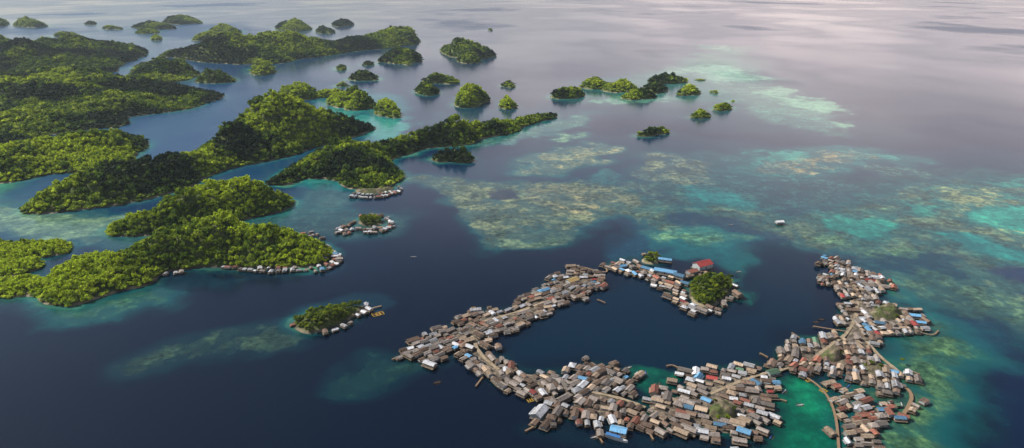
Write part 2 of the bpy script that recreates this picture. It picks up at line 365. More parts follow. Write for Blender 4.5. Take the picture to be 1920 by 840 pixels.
# ------------------------------------------------------------ individual trees
def cyl(V,Fc,p0,p1,r0,r1,n=7):
    p0=Vector(p0);p1=Vector(p1);d=(p1-p0).normalized(); a=d.orthogonal().normalized(); b_=d.cross(a); o=len(V)
    for p,r in ((p0,r0),(p1,r1)):
        for i in range(n):
            t=6.2832*i/n; V.append(tuple(p+a*math.cos(t)*r+b_*math.sin(t)*r))
    for i in range(n): Fc.append((o+i,o+(i+1)%n,o+n+(i+1)%n,o+n+i))
trunks=[];crowns=[]
for s in range(4):
    r=random.Random(s); V=[];Fc=[]
    top=(r.uniform(-.3,.3),r.uniform(-.3,.3),2.6); cyl(V,Fc,(0,0,-.5),top,.22,.14)
    cls=[]
    for k in range(6):
        a=6.28*k/6+r.random(); l=r.uniform(.8,1.7); e=(top[0]+math.cos(a)*l,top[1]+math.sin(a)*l,top[2]+r.uniform(.3,1.6)); cyl(V,Fc,top,e,.1,.04,5); cls.append(e)
    me=bpy.data.meshes.new("trunk"); me.from_pydata(V,[],Fc); me.materials.append(BARK); trunks.append(me)
    Vs=[];Ts=[];off=0
    for e in cls+[(top[0],top[1],top[2]+1.5)]:
        TV,TT,_=crown(2,60,.3,s*7+len(Vs)+40,.8); q=r.uniform(.8,1.25)
        Vs.append(TV*q+np.array(e)); Ts.append(TT+off); off+=len(TV)
    me=npmesh("crown",np.vstack(Vs),np.vstack(Ts)); me.materials.append(LEAF2); crowns.append(me)
def put_tree(x,y,z,sc):
    k=random.randrange(4)
    e=add("tree",None); e.location=(x,y,z); e.rotation_euler=(0,0,random.uniform(0,6.28)); e.scale=(sc,sc,sc*random.uniform(.85,1.15)); e.empty_display_size=.5
    tag(e,"leafy green tropical tree on a small village islet","tree",None,"trees on the village islets")
    add("trunk",trunks[k],(),e); add("crown",crowns[k],(),e)
for j,I in enumerate(TI):
    P=I['P'];lo=P.min(0);hi=P.max(0);sp=2.3
    gx,gy=np.meshgrid(np.arange(lo[0],hi[0],sp),np.arange(lo[1],hi[1],sp)); Q=np.stack([gx.ravel(),gy.ravel()],1);Q+=rng.uniform(-.4,.4,Q.shape)*sp
    h,sd=height(I,Q); k=(sd>1.4)&(rng.random(len(Q))<.88)
    for (x,y),z in zip(Q[k],h[k]): put_tree(x,y,z,random.uniform(.5,.95))
for (u,v) in [(1652,592),(1668,590),(1680,598),(1640,585),(1340,760),(1375,775),(1335,775),(1620,692),(1635,690),(1650,694),(1630,686),(1555,668),(1575,670),(1690,684),(1345,792),(1365,790)]:
    x,y=G(u,v); put_tree(float(x),float(y),1.2,.55)
# ------------------------------------------------------------ houses
def boxm(V,Fc,M,x0,x1,y0,y1,z0,z1,m=0):
    o=len(V); V+=[(x0,y0,z0),(x1,y0,z0),(x1,y1,z0),(x0,y1,z0),(x0,y0,z1),(x1,y0,z1),(x1,y1,z1),(x0,y1,z1)]
    for f in ((0,3,2,1),(4,5,6,7),(0,1,5,4),(1,2,6,5),(2,3,7,6),(3,0,4,7)): Fc.append(tuple(o+i for i in f)); M.append(m)
def slab(V,Fc,M,a,b_,c,d,t=.09):
    o=len(V); V+=[a,b_,c,d]+[(p[0],p[1],p[2]-t) for p in (a,b_,c,d)]
    for f in ((0,1,2,3),(7,6,5,4),(0,4,5,1),(1,5,6,2),(2,6,7,3),(3,7,4,0)): Fc.append(tuple(o+i for i in f)); M.append(0)
ZD=1.5
def house_geo(L,W,hw,hr,ext,hip=0.,seed=0):
    r=random.Random(seed)
    V=[];Fc=[];M=[]; dx=L/2+.9;dy=W/2+(1.2 if ext==0 else .8)
    boxm(V,Fc,M,-dx,dx,-dy-1.2*(r.random()<.5),dy,ZD-.15,ZD)
    for i in range(4):
        for j in range(3):
            px=-dx+.3+i*(2*dx-.6)/3;py=-dy+.3+j*(2*dy-.6)/2
            boxm(V,Fc,M,px-.1,px+.1,py-.1,py+.1,-1.5,ZD-.155)
    plat=(V,Fc,M)
    V=[];Fc=[];M=[]; l=L/2;w_=W/2;z0=ZD+.003;z1=ZD+hw;zr=z1+hr*(w_/(w_+.6))
    V+=[(-l,-w_,z0),(l,-w_,z0),(l,w_,z0),(-l,w_,z0),(-l,-w_,z1),(l,-w_,z1),(l,w_,z1),(-l,w_,z1)]
    if hip<.1:
        V+=[(-l,0,zr-.12),(l,0,zr-.12)]; Fc+=[(0,1,5,4),(2,3,7,6),(3,0,4,8,7),(1,2,6,9,5)];M+=[0]*4
    else: Fc+=[(0,1,5,4),(2,3,7,6),(3,0,4,7),(1,2,6,5)];M+=[0]*4
    for sgn in (-1,1):
        y=sgn*(w_+.03)
        for (xa,xb,za,zb) in ((-.45,.45,0.05,1.9),(-l*.75,-l*.75+.9,.9,1.7),(l*.75-.9,l*.75,.9,1.7)):
            o=len(V);V+=[(xa,y,z0+za),(xb,y,z0+za),(xb,y,z0+zb),(xa,y,z0+zb)];Fc.append((o,o+1,o+2,o+3));M.append(1)
    if ext:
        boxm(V,Fc,M,-l*.8,l*.5,w_+.06,w_+ext-.3,z0,z1-.65)
    wall=(V,Fc,M)
    V=[];Fc=[];M=[]; ox=L/2+.5;oy=w_+.6; ze=z1-.06;zt=z1+hr; hx=hip*oy
    if hip<.1:
        slab(V,Fc,M,(-ox,-oy,ze),(ox,-oy,ze),(ox,.03,zt),(-ox,.03,zt)); slab(V,Fc,M,(-ox,.0,zt+.012),(ox,.0,zt+.012),(ox,oy,ze),(-ox,oy,ze))
        boxm(V,Fc,M,-ox-.02,ox+.02,-.14,.14,zt+.015,zt+.08)
    else:
        o=len(V); V+=[(-ox,-oy,ze),(ox,-oy,ze),(ox,oy,ze),(-ox,oy,ze),(-ox+hx,0,zt),(ox-hx,0,zt)]
        Fc+=[(o,o+1,o+5,o+4),(o+2,o+3,o+4,o+5),(o+1,o+2,o+5),(o+3,o,o+4),(o+3,o+2,o+1,o)];M+=[0]*5
    if ext:
        slab(V,Fc,M,(-l*.9,oy-.5,z1-.42),(l*.6,oy-.5,z1-.42),(l*.6,w_+ext+.2,z1-.95),(-l*.9,w_+ext+.2,z1-.95))
    roof=(V,Fc,M)
    return plat,wall,roof
SH=[(7.6,4.2,1.9,1.05,0,0),(9.0,4.3,2.0,1.2,1.6,0),(6.2,4.0,1.8,.95,1.4,0),(10.2,4.4,2.0,1.2,0,0),(6.6,5.0,2.0,1.3,0,.8),(5.0,3.6,1.7,.8,0,0),(8.0,4.8,2.1,1.3,2.0,0)]
GEO=[house_geo(*s,seed=i) for i,s in enumerate(SH)]
SPECIAL={'long':(19,6.5,2.8,1.6,0,0),'hall':(13,8,3.0,2.0,0,0),'big':(12,7,2.6,1.7,2,0)}
KEYS={i:g for i,g in enumerate(GEO)}
for k,s in SPECIAL.items(): KEYS[k]=house_geo(*s,seed=3)
cache={}
def hmesh(k,part,mat):
    key=(k,part,mat.name)
    if key not in cache:
        V,Fc,M=KEYS[k][part]; me=bpy.data.meshes.new(("stilt_platform","wall","roof")[part]); me.from_pydata(V,[],Fc); me.materials.append(mat)
        if part==1: me.materials.append(OPEN)
        me.polygons.foreach_set("material_index",M); me.update(); cache[key]=me
    return cache[key]
HS=[]
W_WEST=[('brown',.34),('greybrown',.34),('tan',.1),('grey',.14),('rust',.04),('blue',.012),('white',.03),('red',.005),('green',.004)]
W_EAST=[('brown',.18),('greybrown',.27),('tan',.26),('grey',.14),('rust',.08),('blue',.03),('white',.04),('red',.014),('green',.006)]
W_WHITE=[('grey',.38),('white',.16),('greybrown',.3),('rust',.12),('blue',.03)]
def pick(W):
    r=random.random()*sum(w for _,w in W)
    for k,w in W:
        r-=w
        if r<0:return k
    return W[0][0]
PATHS=[[(905,603),(945,592),(985,580),(1020,566)],
 [(885,630),(900,665),(935,693)],[(1110,735),(1170,748),(1210,764)],
 [(1330,740),(1385,715),(1440,698),(1480,690)],
 [(1525,672),(1560,645),(1590,625),(1605,595),(1608,565)],
 [(1625,640),(1650,668),(1690,700)]]
PW=[chaikin(GP(p,1.0),2,False) for p in PATHS]
BOARDS=[([(1480,690),(1530,715),(1556,745),(1568,780),(1572,820),(1575,880)],1.2,"curved wooden boardwalk on posts above green shallows"),
 ([(1028,738),(1025,760),(1022,785)],1.0,"narrow plank jetty between stilt houses"),
 ([(1672,708),(1714,734),(1702,765),(1686,785)],1.7,"long crooked brown plank jetty above the reef"),
 ([(1720,620),(1750,628),(1760,618)],.8,"short plank jetty above the reef"),
 ([(1700,690),(1725,700)],.8,"short plank jetty above the reef"),
 ([(1095,500),(1118,506),(1140,510),(1135,498),(1165,492),(1200,500),(1240,520),(1275,540)],1.2,"long plank walkway joining the stilt houses"),
 ([(1525,610),(1555,615),(1590,620)],1.,"short plank jetty over dark lagoon"),
 ([(660,592),(690,578),(715,572)],1.1,"plank pier leading to small houses"),
 ([(555,445),(600,450),(625,470),(622,490)],1.1,"plank walkway along a row of shore houses"),
 ([(1640,760),(1610,770),(1590,800)],1.0,"plank jetty between stilt houses"),
 ([(905,640),(925,650),(935,646)],.8,"short plank jetty over dark lagoon"),([(1120,560),(1135,566)],.8,"short plank jetty over dark lagoon"),
 ([(1275,690),(1262,682),(1250,684)],.8,"short plank jetty over dark lagoon"),([(1440,668),(1425,660)],.8,"short plank jetty over dark lagoon"),
 ([(1500,632),(1485,622)],.8,"short plank jetty over dark lagoon"),([(752,665),(735,672)],.8,"short plank jetty over deep water"),([(905,705),(892,722)],.8,"short plank jetty over deep water"),
 ([(1240,735),(1228,718)],.8,"short plank jetty over dark lagoon"),([(1215,805),(1225,822)],.8,"short plank jetty over deep water"),([(1455,745),(1475,750)],.8,"short plank jetty over green shallows"),([(1120,812),(1130,828)],.8,"short plank jetty over deep water"),([(1000,798),(985,806)],.8,"short plank jetty over deep water")]
BW=[chaikin(GP(p,1.5),2,False) for p,_,_ in BOARDS]
rocks=[I for I in ISL if I['kind']=='rock']
SC=.6
def fill(poly,ang,W,cx=8.6,cy=6.6,dens=.93,wsel=(0,1,2)):
    P=GP(poly,2.2); c=P.mean(0)
    R=np.abs(P-c).max()*1.5
    pts=[];cx*=SC*1.02;cy*=SC*.98
    for i,yy in enumerate(np.arange(-R,R,cy)):
        for xx in np.arange(-R,R,cx):
            a=xx+((i*3.7)%cx)+random.uniform(-1.2,1.2)*SC; b_=yy+(i//3)*.9+random.uniform(-.6,.6)*SC
            pts.append((a,b_))
    pts=np.array(pts); ca,sa=math.cos(ang),math.sin(ang)
    Q=np.stack([c[0]+pts[:,0]*ca-pts[:,1]*sa,c[1]+pts[:,0]*sa+pts[:,1]*ca],1)
    wv=7.; Q=Q+np.stack([np.sin(Q[:,1]/26+1)*wv*.6,np.sin(Q[:,0]/31)*wv*.6],1)
    sd=sdist(Q,P)+(fbm(Q[:,0],Q[:,1],7,3,4)-.5)*14+1.4; Q=Q[sd>0.2]
    bad=np.zeros(len(Q),bool)
    for p in PW: bad|=ldist(Q,p)<2.3
    for I in rocks: bad|=sdist(Q,I['P'])>.5
    for I in TI: bad|=sdist(Q,I['P'])>1.5
    blk=vn(Q[:,0]/24,Q[:,1]/24,5); gap=vn(Q[:,0]/7,Q[:,1]/7,15)
    for (x,y),bk,gp in zip(Q[~bad],blk[~bad],gap[~bad]):
        if random.random()>dens or gp<.14: continue
        rot=ang+random.gauss(0,.09)+(math.pi/2 if random.random()<.12 else 0)+(math.pi if random.random()<.5 else 0)+(bk-.5)*1.3
        HS.append((x,y,rot,random.choice([0,0,1,2,2,3,4,5,5,6]),pick(W),random.choice(wsel),SC*random.choice((random.uniform(.7,.9),random.uniform(.85,1.05),random.uniform(.95,1.2)))))
WA=[(1080,498),(1128,508),(1135,530),(1100,552),(1060,562),(1040,582),(995,605),(935,625),(912,645),(870,650),(815,675),(795,665),(745,670),(742,657),(850,602),(885,580),(960,573),(990,547),(1020,524)]
WB=[(862,628),(912,640),(930,665),(975,690),(1010,692),(1050,700),(1060,720),(1040,747),(985,737),(930,727),(900,705),(882,675),(850,655)]
WC=[(1052,700),(1075,684),(1120,674),(1165,684),(1190,707),(1180,725),(1200,747),(1205,775),(1205,805),(1150,812),(1110,800),(1060,792),(1030,803),(1000,797),(1003,770),(1040,747)]
WD=[(1190,745),(1240,732),(1272,718),(1300,728),(1272,692),(1320,690),(1370,682),(1420,677),(1448,690),(1457,720),(1450,770),(1440,800),(1400,828),(1330,822),(1290,806),(1230,812),(1200,790)]
WE=[(1440,690),(1462,652),(1500,630),(1565,628),(1575,590),(1582,560),(1590,548),(1540,530),(1535,512),(1575,516),(1540,490),(1545,478),(1590,490),(1610,505),(1650,515),(1675,530),(1650,547),(1640,562),(1680,572),(1715,577),(1738,602),(1725,622),(1690,627),(1645,622),(1655,642),(1645,660),(1690,685),(1712,702),(1705,717),(1680,737),(1640,727),(1600,717),(1580,700),(1520,697),(1480,697)]
WF=[(1560,718),(1600,728),(1620,745),(1645,752),(1682,752),(1680,775),(1655,790),(1645,830),(1655,880),(1575,900),(1582,810),(1575,765)]
WG=[(1130,497),(1150,486),(1180,479),(1200,488),(1205,500),(1240,512),(1275,520),(1290,535),(1290,552),(1300,572),(1350,578),(1352,586),(1300,585),(1270,568),(1250,548),(1225,530),(1200,518),(1165,510)]
fill(WA[:],.35,W_WEST,8.3,6.6,.97); fill(WB,2.2,W_WEST,8.2,6.6,.97); fill(WC,.9,W_WEST,8.6,6.6,.96); fill(WD,-.25,W_EAST,8.4,6.5,.97,(0,1,1,2)); fill(WE,1.25,W_EAST,8.2,6.4,.97,(0,1,1,2)); fill(WF,.3,W_EAST,8.4,6.6,.95)
fill(WG,-.7,W_EAST,8.6,7,.8)
def row(pts,sp,W,off=0,jit=.7,keys=(0,2,5,0),sc=.56,z=2.2):
    P=GP(pts,z); sp=sp*.66
    for i in range(len(P)-1):
        a,b_=P[i],P[i+1]; L=np.hypot(*(b_-a)); n=max(1,int(L/sp)); an=math.atan2(*(b_-a)[::-1])
        for k in range(n):
            q=a+(b_-a)*(k+.5)/n+rng.uniform(-jit,jit,2)
            HS.append((q[0],q[1],an+random.choice((0,math.pi/2,math.pi/2))+random.gauss(0,.15),random.choice(keys),pick(W),random.choice((1,2,1,0)),sc*random.uniform(.8,1.15)))
row([(412,497),(445,500)],6,W_WHITE); row([(470,506),(500,508),(540,505),(580,503)],6.2,W_WHITE); row([(575,501),(605,496),(628,487),(630,473),(612,462)],6,W_WHITE)
row([(598,488),(612,480),(614,470)],6,W_WHITE); row([(445,502),(475,505)],6,W_WHITE); row([(480,501),(560,500)],8,W_WHITE); row([(585,507),(610,503),(634,491),(637,475)],6,W_WHITE)
row([(300,513),(322,511),(345,506)],6,W_WHITE); row([(560,437),(590,433)],6.5,W_WEST)
row([(560,443),(582,440),(600,436)],6,W_WEST); row([(560,452),(585,450),(605,455)],6,W_WEST); row([(600,442),(604,447)],6,W_WEST)
row([(570,460),(600,463),(618,458)],6,W_WEST)
row([(626,436),(645,430),(665,428)],6,W_WHITE); row([(630,428),(650,420),(668,412)],6,W_WEST); row([(680,433),(705,434),(728,427),(735,416),(722,406)],5.6,W_WHITE); row([(672,404),(700,402),(718,403)],6,W_WEST); row([(668,427),(690,428),(715,425)],5.5,W_WEST); row([(640,437),(660,434)],6,W_WEST); row([(725,431),(740,420),(735,410)],6,W_WHITE); row([(640,424),(658,420)],6,W_WEST)
row([(656,366),(690,369),(715,367),(750,357)],5.2,W_WHITE,sc=.56); row([(660,361),(700,364),(742,355)],6,W_WHITE,sc=.5); row([(748,346),(753,354)],6,W_WHITE,sc=.5)
row([(668,592),(684,582),(700,575)],6,W_WHITE); row([(640,612),(660,600)],6,W_WHITE); row([(676,571),(695,569)],6,W_WHITE); row([(546,604),(548,608)],5,W_WEST,sc=.5); row([(600,622),(635,612)],6,W_WEST,sc=.5)
row([(1200,475),(1235,474)],6.5,W_WEST); row([(1358,572),(1356,560)],6,W_EAST); row([(1290,516),(1330,512)],6,W_EAST)
row([(1372,535),(1382,530)],6,W_WHITE); row([(1378,553),(1390,551)],7,[('brown',1)],sc=.8); row([(1352,548),(1360,545)],6,W_WHITE); row([(1365,560),(1375,552)],6,W_EAST)
row([(1560,488),(1590,494),(1620,508)],7,W_EAST); row([(1078,500),(1100,506),(1125,510)],6,W_WEST)
row([(1735,745),(1705,770),(1690,785)],9,W_EAST)
def sp_(u,v,rotdeg,key,mat,wi=2,sc=1.):
    x,y=G(u,v,3.); HS.append((float(x),float(y),math.radians(rotdeg),key,mat,wi,sc))
sp_(1216,501,-38,'long','blue',sc=.55); sp_(1248,507,-25,'long','blue',sc=.8); sp_(1274,515,-38,'hall','blue',sc=.55); sp_(1247,485,-20,'long','blue',sc=.5); sp_(1284,527,-35,'big','blue',sc=.5)
sp_(1317,499,28,'hall','red',sc=.95); sp_(1298,508,28,'big','rust',sc=.65); sp_(1257,526,-35,'big','rust',sc=.5)
sp_(1073,524,35,'hall','yellow',sc=.6); sp_(1168,495,20,'big','blue',sc=.45); sp_(1462,414,8,'hall','white',sc=.5); sp_(1418,713,-60,'hall','blue',sc=.4); sp_(1335,705,-20,'big','red',sc=.45)
sp_(1450,693,20,'hall','green',sc=.5);sp_(1160,803,-20,'big','blue',sc=.6); sp_(1395,806,-30,'big','blue',sc=.5); sp_(1325,745,-40,'big','blue',sc=.4); sp_(1012,772,60,'big','grey',sc=.72)
sp_(1632,523,-30,'big','red',sc=.5); sp_(1716,588,-15,'big','blue',sc=.5); sp_(1728,600,-15,'big','blue',sc=.42); sp_(1675,692,-20,'big','blue',sc=.4);sp_(1093,705,-30,'hall','blue',sc=.36)
sp_(1290,760,-30,'big','blue',sc=.4);sp_(1650,602,-20,'big','blue',sc=.45);sp_(1640,640,-20,'big','white',sc=.42);sp_(1610,760,50,'hall','grey',sc=.4)
spec=[h for h in HS if isinstance(h[3],str)]
keep=[]
for h in spec+[h for h in HS if not isinstance(h[3],str)]:
    ok=True
    if not isinstance(h[3],str):
        for g in keep:
            l2=(8.*g[6]) if isinstance(g[3],str) else 2.7
            if (g[0]-h[0])**2+(g[1]-h[1])**2<l2*l2: ok=False;break
    if ok: keep.append(h)
HS=sorted(keep,key=lambda h:h[0]**2+h[1]**2)
names={'brown':'brown thatch','greybrown':'grey-brown thatch','tan':'tan thatch','grey':'grey metal','rust':'rusty','red':'red metal','blue':'blue metal','white':'white metal','green':'green metal','yellow':'ochre'}
rest=[];cnt=0
nsp=len(spec)
for idx,(x,y,rot,k,rm,wi,sc) in enumerate(HS):
    infr=abs(x)<y*.83 and y>215
    if not isinstance(k,str) and (cnt>=298-nsp or not infr): rest.append((x,y,rot,k,rm,wi,sc)); continue
    if not isinstance(k,str): cnt+=1
    e=add("stilt_house",None); e.location=(x,y,random.uniform(-.15,.45)); e.rotation_euler=(0,0,rot); e.scale=(sc,sc,sc*random.uniform(.85,1.2)); e.empty_display_size=.5
    tag(e,("long" if k=='long' else "large" if isinstance(k,str) else "small")+" wooden stilt house with "+names[rm]+" roof over water","house",None,"stilt houses of the sea village")
    add("stilt_platform",hmesh(k,0,WOOD),(),e); add("wall",hmesh(k,1,WALLS[wi]),(),e); add("roof",hmesh(k,2,ROOFS[rm]),(),e)
V=[];Fc=[];M=[];mats=[WOOD,OPEN]+WALLS+list(ROOFS.values()); rk=list(ROOFS.keys())
for (x,y,rot,k,rm,wi,sc) in rest:
    ca,sa=math.cos(rot)*sc,math.sin(rot)*sc; dz=random.uniform(-.1,.4)
    for part in range(3):
        v,f,m=KEYS[k][part]; o=len(V)
        V+=[(x+a*ca-b_*sa,y+a*sa+b_*ca,c*sc+dz) for a,b_,c in v]; Fc+=[tuple(o+i for i in q) for q in f]
        base=0 if part==0 else (2+wi if part==1 else 5+rk.index(rm))
        M+=[1 if (part==1 and q==1) else base for q in m]
if V:
    me=bpy.data.meshes.new("distant_houses"); me.from_pydata(V,[],Fc); 
    o=add("distant_houses",me,mats); me.polygons.foreach_set("material_index",M)
    tag(o,"farther stilt houses with thatch and metal roofs along shores","houses","stuff")
# ------------------------------------------------------------ village ground, paths, boardwalks
def vground(poly,inset,hh):
    P=GP(poly,1.); lo=P.min(0);hi=P.max(0);st=1.6
    xs=np.arange(lo[0],hi[0]+st,st);ys=np.arange(lo[1],hi[1]+st,st); gx,gy=np.meshgrid(xs,ys);Q=np.stack([gx.ravel(),gy.ravel()],1)
    sd=sdist(Q,P)-inset+(fbm(Q[:,0],Q[:,1],9,3,2)-.5)*7
    h=np.where(sd>0,hh*ss(sd,0,4)+.25*fbm(Q[:,0],Q[:,1],4,2,1)*ss(sd,0,2),np.maximum(sd*.3,-2))
    i=np.arange(len(xs)*len(ys)).reshape(len(ys),len(xs)); T=np.stack([i[:-1,:-1],i[:-1,1:],i[1:,1:],i[1:,:-1]],2).reshape(-1,4); T=T[(sd[T]>-4).any(1)]
    if len(T)==0:return
    u,inv=np.unique(T,return_inverse=True)
    o=add("village_ground",npmesh("village_ground",np.stack([Q[u,0],Q[u,1],h[u]],1),inv.reshape(-1,4),4,True),[DIRT]); tag(o,"packed brown earth and coral rubble beneath houses","ground","structure")
for p,i_,h_ in ((WA,7,.8),(WB,6,.8),(WC,9,.7),(WD,7,.85),(WE,5,.8),(WF,8,.6)): vground(p,i_,h_)
def ribbon(name,P,w,z,th,mat,posts=False,jit=0.):
    V=[];Fc=[];M=[]
    n=len(P)
    T=np.gradient(P,axis=0); T/=np.linalg.norm(T,axis=1)[:,None]+1e-9; Nn=np.stack([-T[:,1],T[:,0]],1)
    for i in range(n):
        ww=w*(1+random.uniform(-jit,jit))
        for s in (-.5,.5):
            q=P[i]+Nn[i]*ww*s; V+=[(q[0],q[1],z),(q[0],q[1],z-th)]
    for i in range(n-1):
        a=i*4;b_=a+4
        Fc+=[(a,a+2,b_+2,b_),(a+1,b_+1,b_+3,a+3),(a,b_,b_+1,a+1),(a+2,a+3,b_+3,b_+2)];M+=[0]*4
    if posts:
        for i in range(n):
            for s in (-.45,.45):
                q=P[i]+Nn[i]*w*s; boxm(V,Fc,M,q[0]-.1,q[0]+.1,q[1]-.1,q[1]+.1,-1.5,z-th-.003)
    me=bpy.data.meshes.new(name); me.from_pydata(V,[],Fc); return add(name,me,[mat])
for p in PW: tag(ribbon("footpath",p,1.8,1.15,.7,PATH,jit=.35),"pale sandy footpath winding between the houses","path","structure")
for p,(_,w_,lb) in zip(BW,BOARDS): tag(ribbon("boardwalk",p,w_,1.1,.12,PLANK,True),lb,"boardwalk")
# ------------------------------------------------------------ fish cages and boats
def cage(u,v,rot,s):
    V=[];Fc=[];M=[]; q=.13
    for t in (-s,0,s):
        boxm(V,Fc,M,-s-.2,s+.2,t-q,t+q,.05,.3)
    for t in (-s,0,s): 
        for (a,b_) in ((-s+q+.005,-q-.005),(q+.005,s-q-.005)): boxm(V,Fc,M,t-q,t+q,a,b_,.05,.28)
    me=bpy.data.meshes.new("fish_cage"); me.from_pydata(V,[],Fc); o=add("fish_cage",me,[YEL]); x,y=G(u,v); o.location=(x,y,0); o.rotation_euler=(0,0,rot)
    tag(o,"floating square fish cage with yellow frame","fish cage",None,"yellow floating fish cages")
for u,v,r_,s in [(705,590,.5,2.2),(713,588,.5,2.),(990,609,.4,1.3),(1515,713,.3,1.4),(1544,733,.5,1.4),(994,751,.4,1.3),(888,578,.3,1.2)]: cage(u,v,r_,s)
def hull(L,B,D):
    V=[];Fc=[];n=9
    for i in range(n):
        t=-1+2*i/(n-1); w_=B/2*(1-abs(t)**2.4)+.03; sh=.35*D*t*t; x=t*L/2
        V+=[(x,-w_,D+sh),(x,-w_*.55,.0),(x,0,-.15+sh*.5),(x,w_*.55,.0),(x,w_,D+sh),(x,w_*.8,D*.5+sh),(x,-w_*.8,D*.5+sh)]
    for i in range(n-1):
        a=i*7;b_=a+7
        for j,k in ((0,1),(1,2),(2,3),(3,4),(4,5),(5,6),(6,0)): Fc.append((a+j,b_+j,b_+k,a+k))
    Fc+=[(0,1,2,3,4,5,6),tuple(range((n-1)*7+6,(n-1)*7-1,-1))]
    return V,Fc
hm={}
for nm,m in (("w",WHT),("b",BLU),("d",HULLW)):
    V,Fc=hull(6.5,.9,.5); me=bpy.data.meshes.new("hull"); me.from_pydata(V,[],Fc); me.materials.append(m); hm[nm]=me
V=[];Fc=[];M=[]
for s in (-1,1): boxm(V,Fc,M,-2.2,2.2,s*1.7-.06,s*1.7+.06,.05,.17)
for x in (-1.3,1.3): boxm(V,Fc,M,x-.05,x+.05,-1.75,1.75,.68,.76)
om=bpy.data.meshes.new("outrigger"); om.from_pydata(V,[],Fc); om.materials.append(HULLW)
cn={"w":"white","b":"blue","d":"dark wooden"}
def canoe(u,v,rot,k,sc=.72):
    e=add("outrigger_canoe",None); x,y=G(u,v); e.location=(x,y,.02); e.rotation_euler=(0,0,rot); e.scale=(sc,)*3
    tag(e,cn[k]+" outrigger canoe floating on calm water near houses","canoe",None,"canoes around the sea village")
    add("hull",hm[k],(),e); add("outrigger",om,(),e)
for u,v,r_,k in [(1115,820,.4,'w'),(1370,422,0.,'w'),(1235,722,1.2,'d'),(1243,728,1.1,'d'),(1262,712,1.3,'d'),(1470,735,.8,'w'),(1500,760,.2,'w'),(1530,605,.2,'d'),(1590,725,.8,'b'),(1520,705,.3,'d'),(1210,700,1.5,'b'),(1690,760,1.2,'w'),(1385,510,.3,'w'),(1540,600,.1,'d'),(820,718,.5,'d'),(775,482,.1,'w'),(1660,735,.4,'w'),(1445,820,.9,'b'),(860,668,.4,'d'),(980,735,2.3,'d'),(1178,690,.5,'w'),(1290,812,.4,'w')]:
    canoe(u,v,r_,k)
# larger boat
e=add("fishing_boat",None); x,y=G(1153,824); e.location=(x,y,0); e.rotation_euler=(0,0,-.45); tag(e,"white wooden boat with blue cabin roof moored by houses","boat")
V,Fc=hull(12,2.2,1.1); me=bpy.data.meshes.new("hull"); me.from_pydata(V,[],Fc); add("hull",me,[WHT],e)
V=[];Fc=[];M=[]; boxm(V,Fc,M,-4,2,-.7,.7,.9,2.1); me=bpy.data.meshes.new("cabin"); me.from_pydata(V,[],Fc); add("cabin",me,[WALLS[2]],e)
V=[];Fc=[];M=[]; boxm(V,Fc,M,-4.4,2.4,-.95,.95,2.103,2.2); me=bpy.data.meshes.new("cabin_roof"); me.from_pydata(V,[],Fc); add("cabin_roof",me,[BLU],e)
# ------------------------------------------------------------ water sheet
da=np.concatenate([np.linspace(-180,-50,30)[:-1],np.linspace(-50,50,1500),np.linspace(50,180,30)[1:]])
dep=np.concatenate([np.linspace(85,44,12)[:-1],np.linspace(44,2.2,680),[1.8,1.4,1.,.7,.4,.2]])
rad=H/np.tan(np.radians(dep)); A_,R_=np.meshgrid(np.radians(da),rad)
X=(R_*np.sin(A_)).ravel();Y=(R_*np.cos(A_)).ravel(); D=R_.ravel()
# domain warping so that reef edges wander like real coral margins
Q0=np.stack([X,Y],1)
wx=(fbm(X,Y,70,4,31)-.5)*26+(fbm(X,Y,16,3,33)-.5)*14; wy=(fbm(X,Y,70,4,41)-.5)*38+(fbm(X,Y,16,3,43)-.5)*20
fa=ss(D,450,1500)*2.4+ss(D,300,450)*1.0+.12
Q=Q0+np.stack([wx*fa,wy*fa],1)
